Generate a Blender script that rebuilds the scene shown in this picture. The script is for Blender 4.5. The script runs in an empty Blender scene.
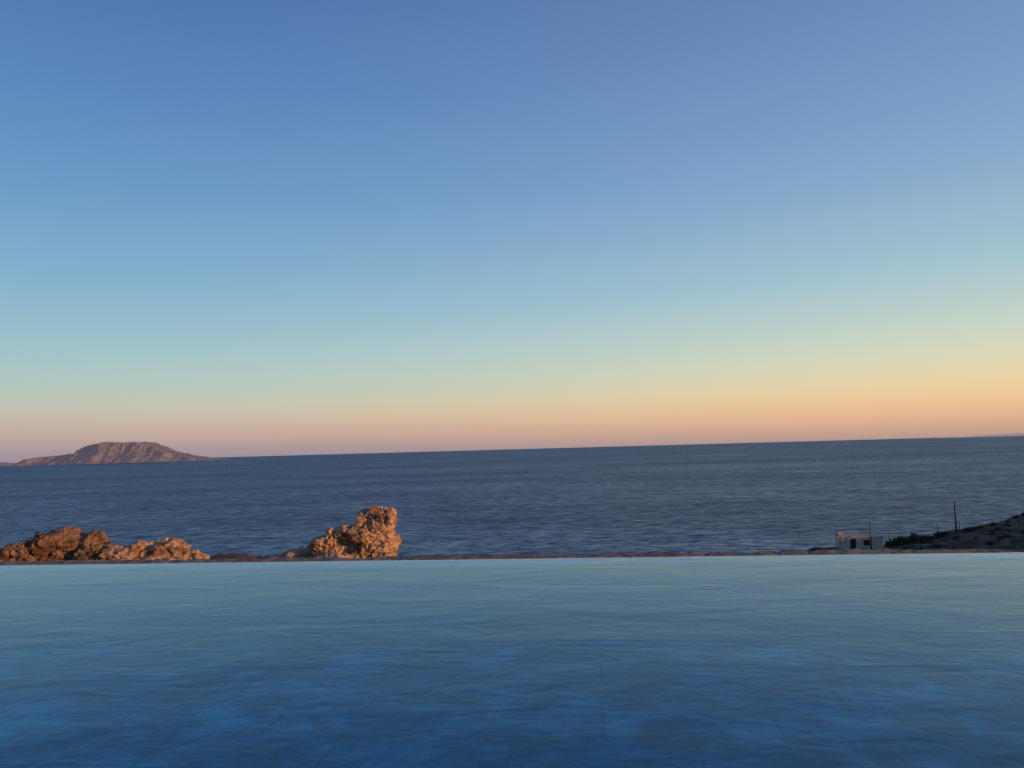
import bpy, bmesh, math, random
from mathutils import Vector, Matrix, noise
random.seed(7)
S=bpy.context.scene
rad=math.radians
def lin(r,g,b):
    f=lambda c:(c/255/12.92 if c/255<=0.04045 else ((c/255+0.055)/1.055)**2.4)
    return (f(r),f(g),f(b),1)
# ---------- camera : eye is z=0, pool water z=-1.2, sea z=-41
cam=bpy.data.cameras.new("camera"); co=bpy.data.objects.new("camera",cam); S.collection.objects.link(co)
cam.sensor_width=36; cam.lens=769/1024*36; cam.clip_end=300000; cam.clip_start=0.05
co.matrix_world=Matrix.Rotation(rad(94.83),4,'X')@Matrix.Rotation(rad(-1.57),4,'Z')
S.camera=co
S.view_settings.view_transform='Standard'; S.view_settings.look='None'; S.view_settings.exposure=0
SUN_AZ=116; SUN_EL=5.0   # azimuth degrees clockwise from +Y (view direction)
sd=Vector((math.sin(rad(SUN_AZ))*math.cos(rad(SUN_EL)),math.cos(rad(SUN_AZ))*math.cos(rad(SUN_EL)),math.sin(rad(SUN_EL))))
L=bpy.data.lights.new("sun",'SUN'); L.energy=5.0; L.angle=rad(0.6); L.color=(1,0.46,0.17)
lo=bpy.data.objects.new("sun",L); S.collection.objects.link(lo); lo.rotation_euler=sd.to_track_quat('Z','Y').to_euler(); lo.location=(60,-20,30)

# ---------- world
W=bpy.data.worlds.new("World"); S.world=W; W.use_nodes=True
nt=W.node_tree; nt.nodes.clear()
N=nt.nodes.new; K=nt.links.new
out=N('ShaderNodeOutputWorld'); bg=N('ShaderNodeBackground'); K(bg.outputs[0],out.inputs[0])
tc=N('ShaderNodeTexCoord'); sep=N('ShaderNodeSeparateXYZ'); K(tc.outputs['Generated'],sep.inputs[0])
def mkramp(stops):
    r=N('ShaderNodeValToRGB'); cr=r.color_ramp
    cr.interpolation='LINEAR'
    while len(cr.elements)<len(stops): cr.elements.new(0.5)
    for e,(p,c) in zip(cr.elements,stops): e.position=p; e.color=lin(*c)
    return r
sq=N('ShaderNodeMath'); sq.operation='MAXIMUM'; K(sep.outputs['Z'],sq.inputs[0]); sq.inputs[1].default_value=0
pw=N('ShaderNodeMath'); pw.operation='POWER'; K(sq.outputs[0],pw.inputs[0]); pw.inputs[1].default_value=0.5
P=lambda z: z**0.5
left=[(0,(148,142,160)),(P(.010),(164,150,160)),(P(.0245),(187,164,160)),(P(.045),(196,183,170)),(P(.0634),(189,195,182)),(P(.095),(171,198,196)),(P(.128),(158,194,204)),(P(.191),(135,180,208)),(P(.314),(105,152,200)),(P(.424),(87,131,187)),(P(.52),(74,115,172)),(1,(54,90,148))]
right=[(0,(178,150,144)),(P(.010),(208,166,142)),(P(.0245),(233,183,146)),(P(.045),(244,203,152)),(P(.0634),(240,214,166)),(P(.095),(222,219,188)),(P(.128),(202,216,202)),(P(.191),(169,201,211)),(P(.314),(136,170,206)),(P(.424),(118,151,197)),(P(.52),(104,136,184)),(1,(58,92,149))]
rl=mkramp(left); rr=mkramp(right); K(pw.outputs[0],rl.inputs[0]); K(pw.outputs[0],rr.inputs[0])
hv=N('ShaderNodeCombineXYZ'); K(sep.outputs['X'],hv.inputs[0]); K(sep.outputs['Y'],hv.inputs[1])
nm=N('ShaderNodeVectorMath'); nm.operation='NORMALIZE'; K(hv.outputs[0],nm.inputs[0])
s2=N('ShaderNodeSeparateXYZ'); K(nm.outputs[0],s2.inputs[0])
mr=N('ShaderNodeMapRange'); mr.interpolation_type='SMOOTHSTEP'; K(s2.outputs['X'],mr.inputs[0]); mr.inputs[1].default_value=-0.72; mr.inputs[2].default_value=0.75
mx=N('ShaderNodeMix'); mx.data_type='RGBA'; K(mr.outputs[0],mx.inputs[0]); K(rl.outputs[0],mx.inputs[6]); K(rr.outputs[0],mx.inputs[7])
sky=N('ShaderNodeTexSky'); sky.sky_type='NISHITA'; sky.sun_disc=False; sky.sun_elevation=rad(SUN_EL); sky.sun_rotation=rad(SUN_AZ); sky.altitude=40
sc=N('ShaderNodeVectorMath'); sc.operation='SCALE'; K(sky.outputs[0],sc.inputs[0]); sc.inputs[3].default_value=0.12
m2=N('ShaderNodeMix'); m2.data_type='RGBA'; m2.inputs[0].default_value=0.05; K(mx.outputs[2],m2.inputs[6]); K(sc.outputs[0],m2.inputs[7])
K(m2.outputs[2],bg.inputs[0]); bg.inputs[1].default_value=1.0

# ---------- helpers
class M:
    def __init__(s,name):
        s.m=bpy.data.materials.new(name); s.m.use_nodes=True; s.t=s.m.node_tree; s.b=s.t.nodes['Principled BSDF']; s.o=s.t.nodes['Material Output']
    def n(s,t,**k):
        n=s.t.nodes.new(t)
        for a,v in k.items(): setattr(n,a,v)
        return n
    def l(s,a,b): s.t.links.new(a,b)
    def coord(s,scale=(1,1,1),out='Object',rot=(0,0,0)):
        c=s.n('ShaderNodeTexCoord'); m=s.n('ShaderNodeMapping'); s.l(c.outputs[out],m.inputs[0]); m.inputs['Scale'].default_value=scale; m.inputs['Rotation'].default_value=rot
        return m.outputs[0]
    def noise(s,vec,scale,detail=6,rough=.6,dist=0,o=0):
        n=s.n('ShaderNodeTexNoise'); s.l(vec,n.inputs['Vector']); n.inputs['Scale'].default_value=scale; n.inputs['Detail'].default_value=detail; n.inputs['Roughness'].default_value=rough; n.inputs['Distortion'].default_value=dist
        return n.outputs[o]
    def ramp(s,fac,stops):
        r=s.n('ShaderNodeValToRGB'); cr=r.color_ramp
        while len(cr.elements)<len(stops): cr.elements.new(.5)
        for e,(p,c) in zip(cr.elements,stops): e.position=p; e.color=(c if len(c)==4 else (*c,1))
        s.l(fac,r.inputs[0]); return r.outputs[0]
    def math(s,op,a,b):
        n=s.n('ShaderNodeMath',operation=op)
        for i,v in enumerate((a,b)):
            if isinstance(v,(int,float)): n.inputs[i].default_value=v
            else: s.l(v,n.inputs[i])
        return n.outputs[0]
    def mapr(s,a,f0,f1,t0,t1):
        n=s.n('ShaderNodeMapRange'); s.l(a,n.inputs[0])
        for i,v in enumerate((f0,f1,t0,t1)): n.inputs[i+1].default_value=v
        return n.outputs[0]
    def vm(s,op,a,b=None,sc=None):
        n=s.n('ShaderNodeVectorMath',operation=op)
        for i,v in enumerate((a,b)):
            if v is None: continue
            if isinstance(v,tuple): n.inputs[i].default_value=v
            else: s.l(v,n.inputs[i])
        if sc is not None:
            if isinstance(sc,(int,float)): n.inputs[3].default_value=sc
            else: s.l(sc,n.inputs[3])
        return n.outputs[0]
    def mix(s,f,a,b,mode='MIX'):
        n=s.n('ShaderNodeMix',data_type='RGBA',blend_type=mode)
        for i,v in ((0,f),(6,a),(7,b)):
            if isinstance(v,(int,float)): n.inputs[i].default_value=v
            elif isinstance(v,tuple): n.inputs[i].default_value=v if len(v)==4 else (*v,1)
            else: s.l(v,n.inputs[i])
        return n.outputs[2]
    def bump(s,h,dist,strength=1,normal=None):
        b=s.n('ShaderNodeBump'); s.l(h,b.inputs['Height']); b.inputs['Distance'].default_value=dist; b.inputs['Strength'].default_value=strength
        if normal: s.l(normal,b.inputs['Normal'])
        return b.outputs[0]
def obj(name,me,mat=None,parent=None,smooth=False):
    o=bpy.data.objects.new(name,me); S.collection.objects.link(o)
    if mat: me.materials.append(mat)
    if smooth:
        for p in me.polygons: p.use_smooth=True
    if parent: o.parent=parent
    return o
def box(name,x0,x1,y0,y1,z0,z1,mat,parent=None,bev=0.0,seg=2):
    bm=bmesh.new(); bmesh.ops.create_cube(bm,size=1)
    for v in bm.verts: v.co=Vector(((x0+x1)/2+v.co.x*(x1-x0),(y0+y1)/2+v.co.y*(y1-y0),(z0+z1)/2+v.co.z*(z1-z0)))
    if bev: bmesh.ops.bevel(bm,geom=bm.edges[:],offset=bev,segments=seg,affect='EDGES')
    me=bpy.data.meshes.new(name); bm.to_mesh(me); bm.free(); return obj(name,me,mat,parent)
def empty(name,loc=(0,0,0),rz=0):
    e=bpy.data.objects.new(name,None); S.collection.objects.link(e); e.location=loc; e.rotation_euler=(0,0,rz); e.empty_display_size=.3; return e
def grid(name,xs,ys,hf,mat,smooth=True):
    vs=[(x,y,hf(x,y)) for y in ys for x in xs]; nx=len(xs)
    fs=[(j*nx+i,j*nx+i+1,(j+1)*nx+i+1,(j+1)*nx+i) for j in range(len(ys)-1) for i in range(nx-1)]
    me=bpy.data.meshes.new(name); me.from_pydata(vs,[],fs); me.update(); return obj(name,me,mat,smooth=smooth)
def lerp(pts,x):
    if x<=pts[0][0]: return pts[0][1]
    for (a,b),(c,d) in zip(pts,pts[1:]):
        if x<=c: return b+(d-b)*(x-a)/(c-a)
    return pts[-1][1]
def sm(x): x=max(0,min(1,x)); return x*x*(3-2*x)
fb=lambda x,y,z=0,o=5: noise.fractal(Vector((x,y,z)),0.9,2.1,o)

# ---------- materials
def mat_rock(name,c1,c2,c3,sc=1):
    m=M(name); v=m.coord(); n1=m.noise(v,.7*sc,8,.6); n2=m.noise(v,3*sc,8,.66); st=m.noise(m.coord((1,1,3.5),rot=(.12,.1,0)),.9*sc,6,.62,.5)
    c=m.ramp(n1,[(.3,c1),(.52,c2),(.72,c3)])
    c=m.mix(.7,c,m.ramp(n2,[(.35,(.25,.22,.2)),(.52,(1,1,1)),(.72,(1.2,1.15,1.1))]),'MULTIPLY')
    c=m.mix(.55,c,m.ramp(st,[(.4,(.28,.25,.23)),(.5,(1,1,1))]),'MULTIPLY')
    m.l(c,m.b.inputs['Base Color']); m.b.inputs['Roughness'].default_value=.95; m.b.inputs['Specular IOR Level'].default_value=.15
    h=m.math('ADD',n2,m.math('MULTIPLY',st,.8))
    m.l(m.bump(h,.18/sc,.9),m.b.inputs['Normal']); return m.m
ROCK=mat_rock("limestone_rock",(.23,.14,.08),(.42,.285,.18),(.50,.37,.25))
ROCKD=mat_rock("dark_rock",(.09,.06,.04),(.23,.15,.095),(.38,.27,.175))
def mat_ground():
    m=M("dry_earth"); v=m.coord(); n1=m.noise(v,.12,8,.6); n2=m.noise(v,1.4,8,.7); n3=m.noise(v,.5,5,.75)
    c=m.ramp(n1,[(.35,(.11,.075,.048)),(.5,(.19,.13,.084)),(.68,(.26,.185,.12))])
    c=m.mix(m.ramp(n3,[(.5,(0,0,0)),(.58,(.85,.85,.85))]),c,(.035,.033,.02))
    c=m.mix(.6,c,m.ramp(n2,[(.3,(.4,.4,.4)),(.6,(1,1,1))]),'MULTIPLY')
    m.l(c,m.b.inputs['Base Color']); m.b.inputs['Roughness'].default_value=1; m.b.inputs['Specular IOR Level'].default_value=.05
    m.l(m.bump(n2,.4,.8),m.b.inputs['Normal']); return m.m
GROUND=mat_ground()
def mat_stone(name,c1,c2,sc=3,bd=.02):
    m=M(name); v=m.coord(); n=m.noise(v,sc,8,.7); n2=m.noise(v,sc*9,5,.7)
    c=m.ramp(n,[(.35,c1),(.65,c2)]); c=m.mix(.5,c,m.ramp(n2,[(.3,(.5,.5,.5)),(.6,(1,1,1))]),'MULTIPLY')
    m.l(c,m.b.inputs['Base Color']); m.b.inputs['Roughness'].default_value=.95; m.b.inputs['Specular IOR Level'].default_value=.1; m.l(m.bump(n2,bd,.7),m.b.inputs['Normal']); return m.m
WALLM=mat_stone("rubble_wall_stone",(.11,.105,.095),(.24,.225,.20),2.2,.03)
DECK=mat_stone("deck_stone",(.32,.29,.25),(.45,.42,.37),2)
LIP=mat_stone("pool_plaster",(.58,.63,.65),(.72,.76,.77),2,.004)
CONC=mat_stone("rendered_wall",(.36,.32,.27),(.50,.45,.38),1.2,.01)
DARK=mat_stone("dark_opening",(.02,.02,.02),(.04,.04,.04),1)
WOOD=mat_stone("pole_wood",(.05,.035,.025),(.09,.065,.045),4)
def mat_leaf():
    m=M("scrub_foliage"); oi=m.n('ShaderNodeNewGeometry')
    c=m.ramp(oi.outputs['Random Per Island'],[(0,(.02,.025,.013)),(.6,(.04,.045,.022)),(1,(.08,.065,.032))]); m.l(c,m.b.inputs['Base Color']); m.b.inputs['Roughness'].default_value=.9; m.b.inputs['Specular IOR Level'].default_value=.1; return m.m
LEAF=mat_leaf()

def mat_sea():
    m=M("sea_water")
    big=m.noise(m.coord((.35,1,1),rot=(0,0,rad(8))),.004,5,.6,.4)
    med=m.noise(m.coord((.35,1,1),rot=(0,0,rad(-5))),.045,5,.65,.3)
    fine=m.noise(m.coord((.42,1,1),rot=(0,0,rad(6))),.22,5,.66,.2)
    half=(.5,.5,.5)
    n2=m.vm('SUBTRACT',m.noise(m.coord((.5,1,1),rot=(0,0,rad(10))),.45,5,.7,0,1),half)
    s=m.vm('SCALE',n2,sc=1.3); s=m.vm('MULTIPLY',s,(1,1,0)); nn=m.vm('NORMALIZE',m.vm('ADD',s,(0,0,1)))
    d=m.n('ShaderNodeBsdfDiffuse'); d.inputs['Color'].default_value=(.004,.017,.056,1)
    g=m.n('ShaderNodeBsdfGlossy'); g.inputs['Roughness'].default_value=.22; m.l(nn,g.inputs['Normal']); g.inputs['Color'].default_value=(.64,.78,1,1)
    f=m.n('ShaderNodeFresnel'); f.inputs['IOR'].default_value=1.33; m.l(nn,f.inputs['Normal'])
    cap=m.math('MULTIPLY',m.mapr(big,.38,.62,.28,.19),m.math('MULTIPLY',m.mapr(med,.33,.67,.72,1.28),m.mapr(fine,.34,.66,.25,1.75)))
    mx=m.n('ShaderNodeMixShader'); m.l(m.math('MINIMUM',m.math('ADD',f.outputs[0],.05),cap),mx.inputs[0]); m.l(d.outputs[0],mx.inputs[1]); m.l(g.outputs[0],mx.inputs[2]); m.l(mx.outputs[0],m.o.inputs[0]); return m.m
SEA=mat_sea()
bm=bmesh.new()
R=90000; c=bm.verts.new((0,0,-41)); ring=[[bm.verts.new((r*math.cos(a*math.tau/96),r*math.sin(a*math.tau/96),-41)) for a in range(96)] for r in (600,3000,12000,40000,R)]
for a in range(96):
    b=(a+1)%96; bm.faces.new((c,ring[0][a],ring[0][b]))
    for i in range(4): bm.faces.new((ring[i][a],ring[i+1][a],ring[i+1][b],ring[i][b]))
me=bpy.data.meshes.new("sea"); bm.to_mesh(me); bm.free(); obj("sea",me,SEA)

# ---------- terrain
RID=[(-400,-60),(30,-50),(50,-32),(54,-25),(57,-21.2),(72,-20.8),(75,-20.1),(80,-19.3),(85,-18.1),(92,-17.2),(96,-16.5),(98,-15.6),(103,-15.0),(120,-13),(170,-6),(260,4)]
def H(x,y):
    z=-2.9-0.165*max(0,y-9)
    coast=72+120*sm((x-5)/45)+fb(x*.02,y*.02)*10
    ridge=lerp(RID,x)-(.05*(150-y) if y<150 else (.40*(y-153) if y>153 else 0))-max(0,90-y)*.12
    if y>60 or x>60: z=max(z,ridge)
    ml=-4.62-(max(0,abs(x+30)-16)/3.5)**2-(max(0,abs(y-36)-1.5)/4)**2
    mc=-5.7-(max(0,abs(x+9.5)-3)/2.5)**2-(max(0,abs(y-40)-1)/3)**2
    z=max(z,ml,mc)
    z+=fb(x*.05,y*.05,1)*(.25+.25*sm((y-70)/60))+fb(x*.5,y*.5,3)*.14
    d=y-coast
    if d>0: z-= 30*sm(d/35)+d*.15
    for e in (abs(x-60)-330, -y-150):
        if e>0: z-=e*.5
    if x<-40: z-= (-(x+40))*.12
    if x<14 and x>-16 and y>-14 and y<9.6: z=min(z,-2.7)
    return max(z,-60)
def axis(segs):
    o=[]
    for a,b,s in segs:
        n=int(round((b-a)/s)); o+=[a+(b-a)*i/n for i in range(n)]
    o.append(segs[-1][1]); return o
grid("terrain",axis([(-400,-60,10),(-60,-32,2),(-32,0,.4),(0,40,1.5),(40,115,.7),(115,480,8)]),axis([(-250,-20,10),(-20,8,2),(8,30,1),(30,45,.4),(45,120,2),(120,160,.7),(160,260,4)]),H,GROUND)

# ---------- rocks
def rock(name,blobs,mat,vox=.075,amp=.16,seed=0,freq=1.1):
    bm=bmesh.new()
    for (x,y,z,a,b,c2,rot) in blobs:
        r=bmesh.ops.create_icosphere(bm,subdivisions=3,radius=1)
        mm2=Matrix.Translation((x,y,z))@Matrix.Rotation(rad(rot),4,'Y')
        for v in r['verts']:
            p=v.co.copy()
            k=(abs(p.x)**5+abs(p.y)**5+abs(p.z)**5)**(1/5); p/=k
            v.co=mm2@Vector((p.x*a,p.y*b,p.z*c2))
    me=bpy.data.meshes.new(name+"_tmp"); bm.to_mesh(me); bm.free(); o=obj(name+"_tmp",me)
    r=o.modifiers.new("r",'REMESH'); r.mode='VOXEL'; r.voxel_size=vox
    dg=bpy.context.evaluated_depsgraph_get(); nm=bpy.data.meshes.new_from_object(o.evaluated_get(dg)); bpy.data.objects.remove(o)
    no=[v.normal.copy() for v in nm.vertices]
    off=Vector((seed*13.1,seed*7.7,seed*3.3))
    for v,n in zip(nm.vertices,no):
        p=v.co+off
        t=(p.z+.15*p.x+.25*noise.noise(p*.6))*2.6
        led=(t-math.floor(t)); led=abs(led-.5)*2
        lay=noise.noise(Vector((p.x*.35,p.y*.35,math.floor(t)*1.7)))
        flat=1-abs(n.z)
        h=noise.fractal(Vector((p.x,p.y,p.z*1.3))*freq,0.8,2.2,6)*amp*1.8
        h+=flat*(lay*amp*1.2-max(0,led-.75)*amp*1.4)
        f,_=noise.voronoi(Vector((p.x+.3*noise.noise(p*2),p.y,p.z*1.3))*1.25); h-=max(0,.12-(f[1]-f[0]))*amp*7*(.4+.6*flat); h+=(f[0]-.4)*amp*-.8
        rdg=1-abs(noise.noise(p*1.7+Vector((4,4,4))))*2; h-=max(0,rdg-.78)*amp*2.6
        q=p*.9; jit=Vector((noise.noise(q),noise.noise(q+Vector((9,0,0))),noise.noise(q+Vector((0,9,0)))))*amp*1.4
        v.co+=n*h+jit
    nm.name=name
    return obj(name,nm,mat,smooth=False)
rock("rock_outcrop",[(-7.15,40,-3.38,.95,.85,.5,4),(-6.75,39.7,-3.6,.6,.7,.6,0),(-7.35,39.8,-4.7,1.15,1.05,1.1,-4),(-6.8,39.9,-5.0,.5,.95,.9,0),(-8.8,40,-4.35,.9,.9,.7,-8),(-9.7,39.9,-4.85,.85,.85,.6,-16),(-11.4,40.6,-5.5,1.9,1.0,.42,-8),(-8.3,39.6,-5.8,2.1,1.3,.75,0)],ROCK,.045,.15,1)
B=[(-21.4,36.4,-4.2,1.3,1.2,.82,8),(-20.2,36.2,-4.15,.85,.9,.7,-5),(-22.8,36,-4.5,1.0,1,.66,-12),(-19.0,36,-4.6,1.2,1,.62,14),(-24.1,36,-4.75,1.3,1,.7,0),(-26.4,36.6,-4.5,1.7,1.3,.85,0)]
rock("rock_outcrop",B,ROCKD,.05,.15,2)
B=[(-18.0,35.4,-4.65,.85,.8,.66,0),(-16.9,36,-4.45,.9,.8,.6,5),(-15.8,35.9,-4.42,.85,.8,.62,-4),(-14.9,35.8,-4.7,.75,.7,.48,22),(-17,34.8,-4.95,2.8,.8,.5,0)]
rock("rock_outcrop",B,ROCK,.05,.13,3)

# ---------- island & far land
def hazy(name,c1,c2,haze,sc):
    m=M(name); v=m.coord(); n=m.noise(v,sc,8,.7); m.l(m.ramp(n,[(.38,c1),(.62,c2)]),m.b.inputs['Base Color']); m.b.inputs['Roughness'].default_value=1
    m.b.inputs['Emission Color'].default_value=(*haze,1); m.b.inputs['Emission Strength'].default_value=1; m.b.inputs['Specular IOR Level'].default_value=0  # aerial haze painted as even mauve emission; the land itself does not glow
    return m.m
PR=[(-6480,-60),(-6318,-25),(-6260,15),(-6140,58),(-5960,70),(-5800,84),(-5690,100),(-5600,140),(-5540,152),(-5490,190),(-5400,218),(-5330,204),(-5260,208),(-5200,226),(-5050,217),(-4960,224),(-4900,210),(-4830,221),(-4740,212),(-4680,178),(-4580,160),(-4500,112),(-4407,76),(-4250,36),(-4082,8),(-3900,-12),(-3757,-32),(-3690,-60)]
def HI(x,y):
    c=lerp(PR,x)+60
    f=(y-10000)/(620 if y<10000 else 1100)
    w=fb(x*.005,y*.001,5)*.42
    u=abs(f+w*(1 if f<0 else .3))
    prof=lerp([(0,1),(.22,.98),(.34,.62),(.6,.34),(.85,.12),(1.0,0),(3,0)],u)
    k=min(1,c/150)
    z=c*prof-60
    z+=(fb(x*.012,y*.008,8)*14-abs(fb(x*.014,y*.003,4))*48*prof*(1-prof)*4)*k
    return z
grid("island",axis([(-6560,-3600,10)]),axis([(9250,9980,14),(9980,11200,60)]),HI,hazy("island_rock_haze",(.045,.04,.037),(.135,.11,.095),(.080,.066,.088),.012))
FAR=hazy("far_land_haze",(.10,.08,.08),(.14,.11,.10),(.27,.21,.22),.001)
def HF(x,y):
    return -60+(60+40+lerp([(22000,-60),(23500,10),(25500,55),(27500,75),(31000,140),(36000,210),(44000,80),(50000,-60)],x)+fb(x*.0006,0)*22)*max(0,1-abs((y-38000)/2500))
grid("distant_coast",axis([(21500,50500,250)]),axis([(35500,40500,500)]),HF,FAR)
def HS(x,y): return -60+max(0,1-abs((x+8300)/900)**2)*max(0,1-abs((y-12000)/500))*78+fb(x*.004,y*.004)*6
grid("islet",axis([(-9300,-7300,40)]),axis([(11400,12600,60)]),HS,hazy("islet_rock_haze",(.12,.09,.09),(.16,.12,.11),(.10,.075,.11),.01))

# ---------- pool
POOLROT=rad(-5.86); WZ=-1.2; E=8.46; XL,XR,YN=-9.5,8.8,1.3
pool=empty("infinity_pool",(0,0,0),POOLROT)
def mat_floor():
    m=M("pool_tiles"); v=m.coord()
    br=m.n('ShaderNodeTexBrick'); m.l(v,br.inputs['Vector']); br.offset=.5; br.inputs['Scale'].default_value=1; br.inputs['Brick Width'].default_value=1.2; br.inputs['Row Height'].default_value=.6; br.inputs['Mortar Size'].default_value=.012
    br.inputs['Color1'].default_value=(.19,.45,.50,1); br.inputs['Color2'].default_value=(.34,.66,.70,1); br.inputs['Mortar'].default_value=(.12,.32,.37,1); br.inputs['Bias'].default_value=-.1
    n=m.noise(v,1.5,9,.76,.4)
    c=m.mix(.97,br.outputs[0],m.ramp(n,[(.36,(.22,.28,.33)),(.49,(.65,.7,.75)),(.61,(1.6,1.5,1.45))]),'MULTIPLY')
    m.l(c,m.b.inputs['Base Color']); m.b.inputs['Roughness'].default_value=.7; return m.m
FL=mat_floor()
FZ=WZ-.75
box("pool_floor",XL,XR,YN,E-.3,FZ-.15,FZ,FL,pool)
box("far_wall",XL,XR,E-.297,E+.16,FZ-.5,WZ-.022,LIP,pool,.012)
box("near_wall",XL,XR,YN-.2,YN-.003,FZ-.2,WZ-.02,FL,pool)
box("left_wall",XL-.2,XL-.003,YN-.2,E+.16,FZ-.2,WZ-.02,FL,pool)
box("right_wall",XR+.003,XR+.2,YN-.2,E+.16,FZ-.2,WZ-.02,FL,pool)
def mat_water(name,tint):
    m=M(name); v1=m.coord((.6,1.2,1)); v2=m.coord((1.0,1.5,1),rot=(0,0,.2))
    a=m.noise(v1,1.2,3,.5,.6); b=m.noise(v2,3.6,3,.55,.8); c=m.noise(v2,11,2,.5,.3)
    n=m.bump(a,.012,.8); n=m.bump(b,.0036,.8,n); n=m.bump(c,.0014,.7,n)
    g=m.n('ShaderNodeBsdfGlossy'); g.inputs['Roughness'].default_value=.16; g.inputs['Color'].default_value=(.80,.93,1,1); m.l(n,g.inputs['Normal'])
    t=m.n('ShaderNodeBsdfTransparent'); t.inputs['Color'].default_value=tint
    f=m.n('ShaderNodeFresnel'); f.inputs['IOR'].default_value=1.33; m.l(n,f.inputs['Normal'])
    mx=m.n('ShaderNodeMixShader'); m.l(f.outputs[0],mx.inputs[0]); m.l(t.outputs[0],mx.inputs[1]); m.l(g.outputs[0],mx.inputs[2]); m.l(mx.outputs[0],m.o.inputs[0]); return m.m
PW=mat_water("pool_water",(.08,.80,.87,1)); PWS=mat_water("pool_water_shallow",(.95,.99,1,1))
prof=[(YN,0),(E-.30,0),(E,0)]+[(E+.05+.12*math.sin(a*math.pi/2/5),-.12+.12*math.cos(a*math.pi/2/5)) for a in range(0,6)]+[(E+.172,-.6)]
xs=[XL+(XR-XL)*i/20 for i in range(21)]
vs=[(x,y,WZ+z) for y,z in prof for x in xs]; nx=21
fs=[(j*nx+i,j*nx+i+1,(j+1)*nx+i+1,(j+1)*nx+i) for j in range(len(prof)-1) for i in range(nx-1)]
me=bpy.data.meshes.new("water_surface"); me.from_pydata(vs,[],fs); obj("water_surface",me,PW,pool,smooth=True)
me.materials.append(PWS)
for i,p in enumerate(me.polygons): p.material_index=0 if i<20 else 1
ter=empty("stone_terrace",(0,0,0),POOLROT)
box("deck_rear",XL-3,XR+3,-9,YN-.204,-3.6,WZ+.05,DECK,ter,.02)
box("deck_side_a",XL-3,XL-.204,YN-.2,E+.1,-3.6,WZ+.05,DECK,ter,.02)
box("deck_side_b",XR+.204,XR+3,YN-.2,E+.1,-3.6,WZ+.05,DECK,ter,.02)
# rough wall beyond the overflow channel
bm=bmesh.new()
xs=axis([(XL-5,XR+5,.035)]); Y0,Y1=E+.24,E+.60
prof=[(Y0,-2.4),(Y0,-.35),(Y0+.01,-.08),(Y0+.05,-.035),(Y0+.11,-.02),(Y0+.18,-.014),(Y0+.25,-.017),(Y0+.31,-.032),(Y1,-.08),(Y1+.02,-.4),(Y1+.06,-2.4)]
rows=[]
for j,(y,z) in enumerate(prof):
    r=[]
    for x in xs:
        k=fb(x*1.3,y*2.5,z*2,4); k2=fb(x*7,y*8,z*6,3)
        top=1 if z>-.3 else .3
        r.append(bm.verts.new((x,y+k*.03+k2*.012,WZ-.002+z+(k*.020+k2*.014)*top)))
    rows.append(r)
for a,b in zip(rows,rows[1:]):
    for i in range(len(xs)-1): bm.faces.new((a[i],a[i+1],b[i+1],b[i]))
me=bpy.data.meshes.new("stone_wall"); bm.to_mesh(me); bm.free()
w=obj("stone_wall",me,WALLM); w.rotation_euler=(0,0,POOLROT)

# ---------- right hand side : house, poles, shrubs
h=empty("concrete_house",(66,150,-20.9),rad(-8))
def hb(n,*a,mat=CONC,bev=.03): return box(n,*a,mat,h,bev)
hb("wall_back",-3.6,4.0,3.0,3.3,-.8,2.3)
hb("wall_left",-3.6,-3.3,-1.0,2.99,-.8,2.3)
hb("wall_right",3.7,4.0,-1.0,2.99,-.8,2.3)
hb("wall_front_a",-3.29,-2.0,-1.0,-.75,-.8,2.3); hb("wall_front_b",-1.0,.4,-1.0,-.75,-.8,2.3); hb("wall_front_c",1.6,3.69,-1.0,-.75,-.8,2.3)
hb("lintel_a",-1.99,-1.01,-.99,-.76,2.0,2.29); hb("lintel_b",.41,1.59,-.99,-.76,1.75,2.29); hb("sill",.41,1.59,-1.04,-.76,-.8,.7)
hb("door",-1.99,-1.01,-.85,-.8,-.8,1.99,mat=DARK,bev=0); hb("window",.41,1.59,-.85,-.8,.71,1.74,mat=DARK,bev=0)
hb("roof_slab",-3.75,4.15,-1.2,3.45,2.305,2.5); hb("parapet",-3.6,-2.9,1.0,2.5,2.505,3.1)
hb("pergola_post",-4.4,-4.2,-1.1,-.9,-.8,2.3); hb("pergola_beam",-4.5,-3.76,-1.15,-.85,2.3,2.45)
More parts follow.
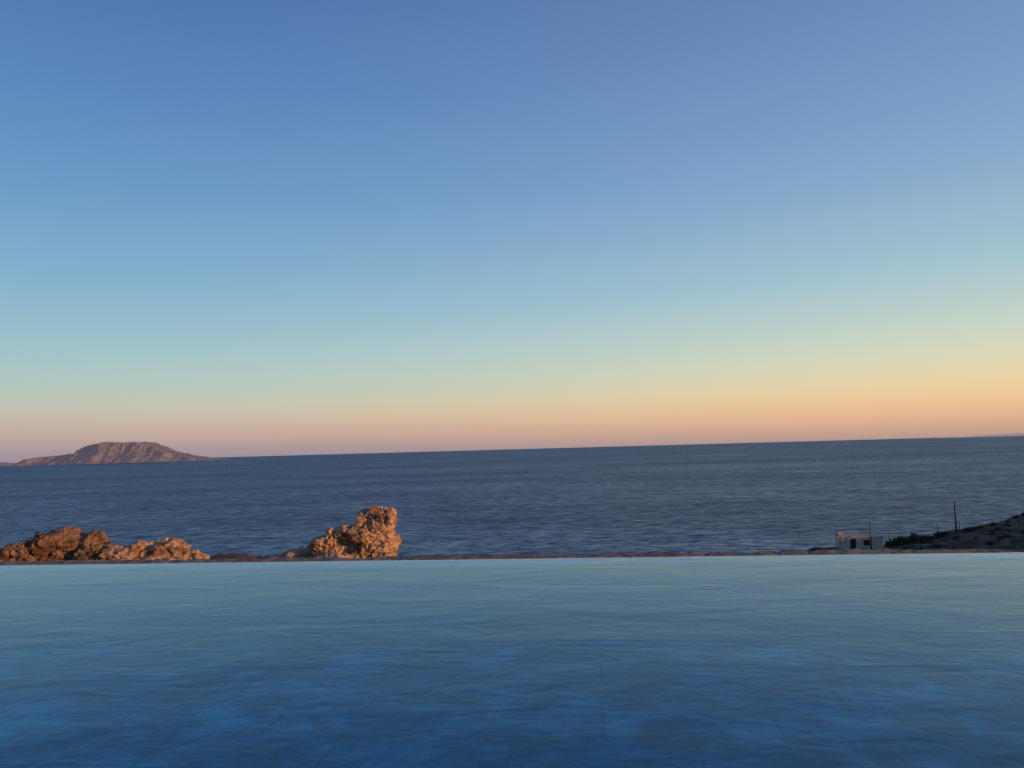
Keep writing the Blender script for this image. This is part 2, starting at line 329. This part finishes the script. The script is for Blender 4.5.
def pole(x,y,z,ht,r,arm=True):
    e=empty("utility_pole",(x,y,z))
    bm=bmesh.new(); bmesh.ops.create_cone(bm,cap_ends=True,segments=10,radius1=r,radius2=r*.7,depth=ht+.6,matrix=Matrix.Translation((0,0,ht/2-.3)))
    me=bpy.data.meshes.new("shaft"); bm.to_mesh(me); bm.free(); obj("shaft",me,WOOD,e,True)
    if arm:
        box("crossarm",-.32,.32,-.05-r,-r+.03,ht-.35,ht-.26,WOOD,e,.01)
        for i,xx in enumerate((-.27,.27)): box(f"insulator_{i+1}",xx-.03,xx+.03,-.06-r,-r+.01,ht-.258,ht-.12,CONC,e,.01)
z1=H(84.7,150); pole(84.7,150,z1,-12.3-z1,.18); pole(67.0,147.5,-20.9,5.3,.12,False); pole(71.2,149,-20.7,2.8,.08,False); pole(81.6,151,H(81.6,151),2.6,.09,False); pole(85.9,151,H(85.9,151),2.0,.09,False)
def shrubs(name,spots):
    bm=bmesh.new()
    for (x,y,z,r) in spots:
        for k in range(int(90+150*r)):
            d=Vector((random.gauss(0,1),random.gauss(0,1),abs(random.gauss(0,.8)))).normalized()*r*random.uniform(.35,1)**.6
            lump=.75+.5*noise.noise(d*2/r+Vector((x,y,z)))
            p=Vector((x,y,z))+Vector((d.x*1.15,d.y*1.15,d.z*1.0))*lump
            s=r*random.uniform(.07,.17)+.03
            u=Vector((random.gauss(0,1),random.gauss(0,1),random.gauss(0,1))).normalized(); w=u.orthogonal().normalized()
            bm.faces.new([bm.verts.new(p+u*s),bm.verts.new(p+w*s*.6),bm.verts.new(p-u*s),bm.verts.new(p-w*s*.6)])
    me=bpy.data.meshes.new(name); bm.to_mesh(me); bm.free(); return obj(name,me,LEAF)
sp=[]
for x,r in ((57.5,.9),(58.6,.7),(56.3,.5),(59.8,.4),(72.2,1.0),(73.1,1.4),(74,1.9),(75.2,1.3),(76.5,2.1),(77.6,1.3),(78.8,1.6),(80.2,1.0),(82.2,1.5),(83.3,1.0),(86.9,.9),(88,1.1),(90,.7),(93,.8),(95.5,.6),(99,1.2)):
    y=151+random.uniform(-1.,1.); sp.append((x,y,H(x,y)-.1,r))
for i in range(150):
    x=random.uniform(72,135); y=random.uniform(125,153); sp.append((x,y,H(x,y)-.1,random.uniform(.25,.9)))
for i in range(40):
    x=random.uniform(-34,40); y=random.uniform(14,60); sp.append((x,y,H(x,y)-.1,random.uniform(.2,.4)))
shrubs("scrub_bushes",sp)
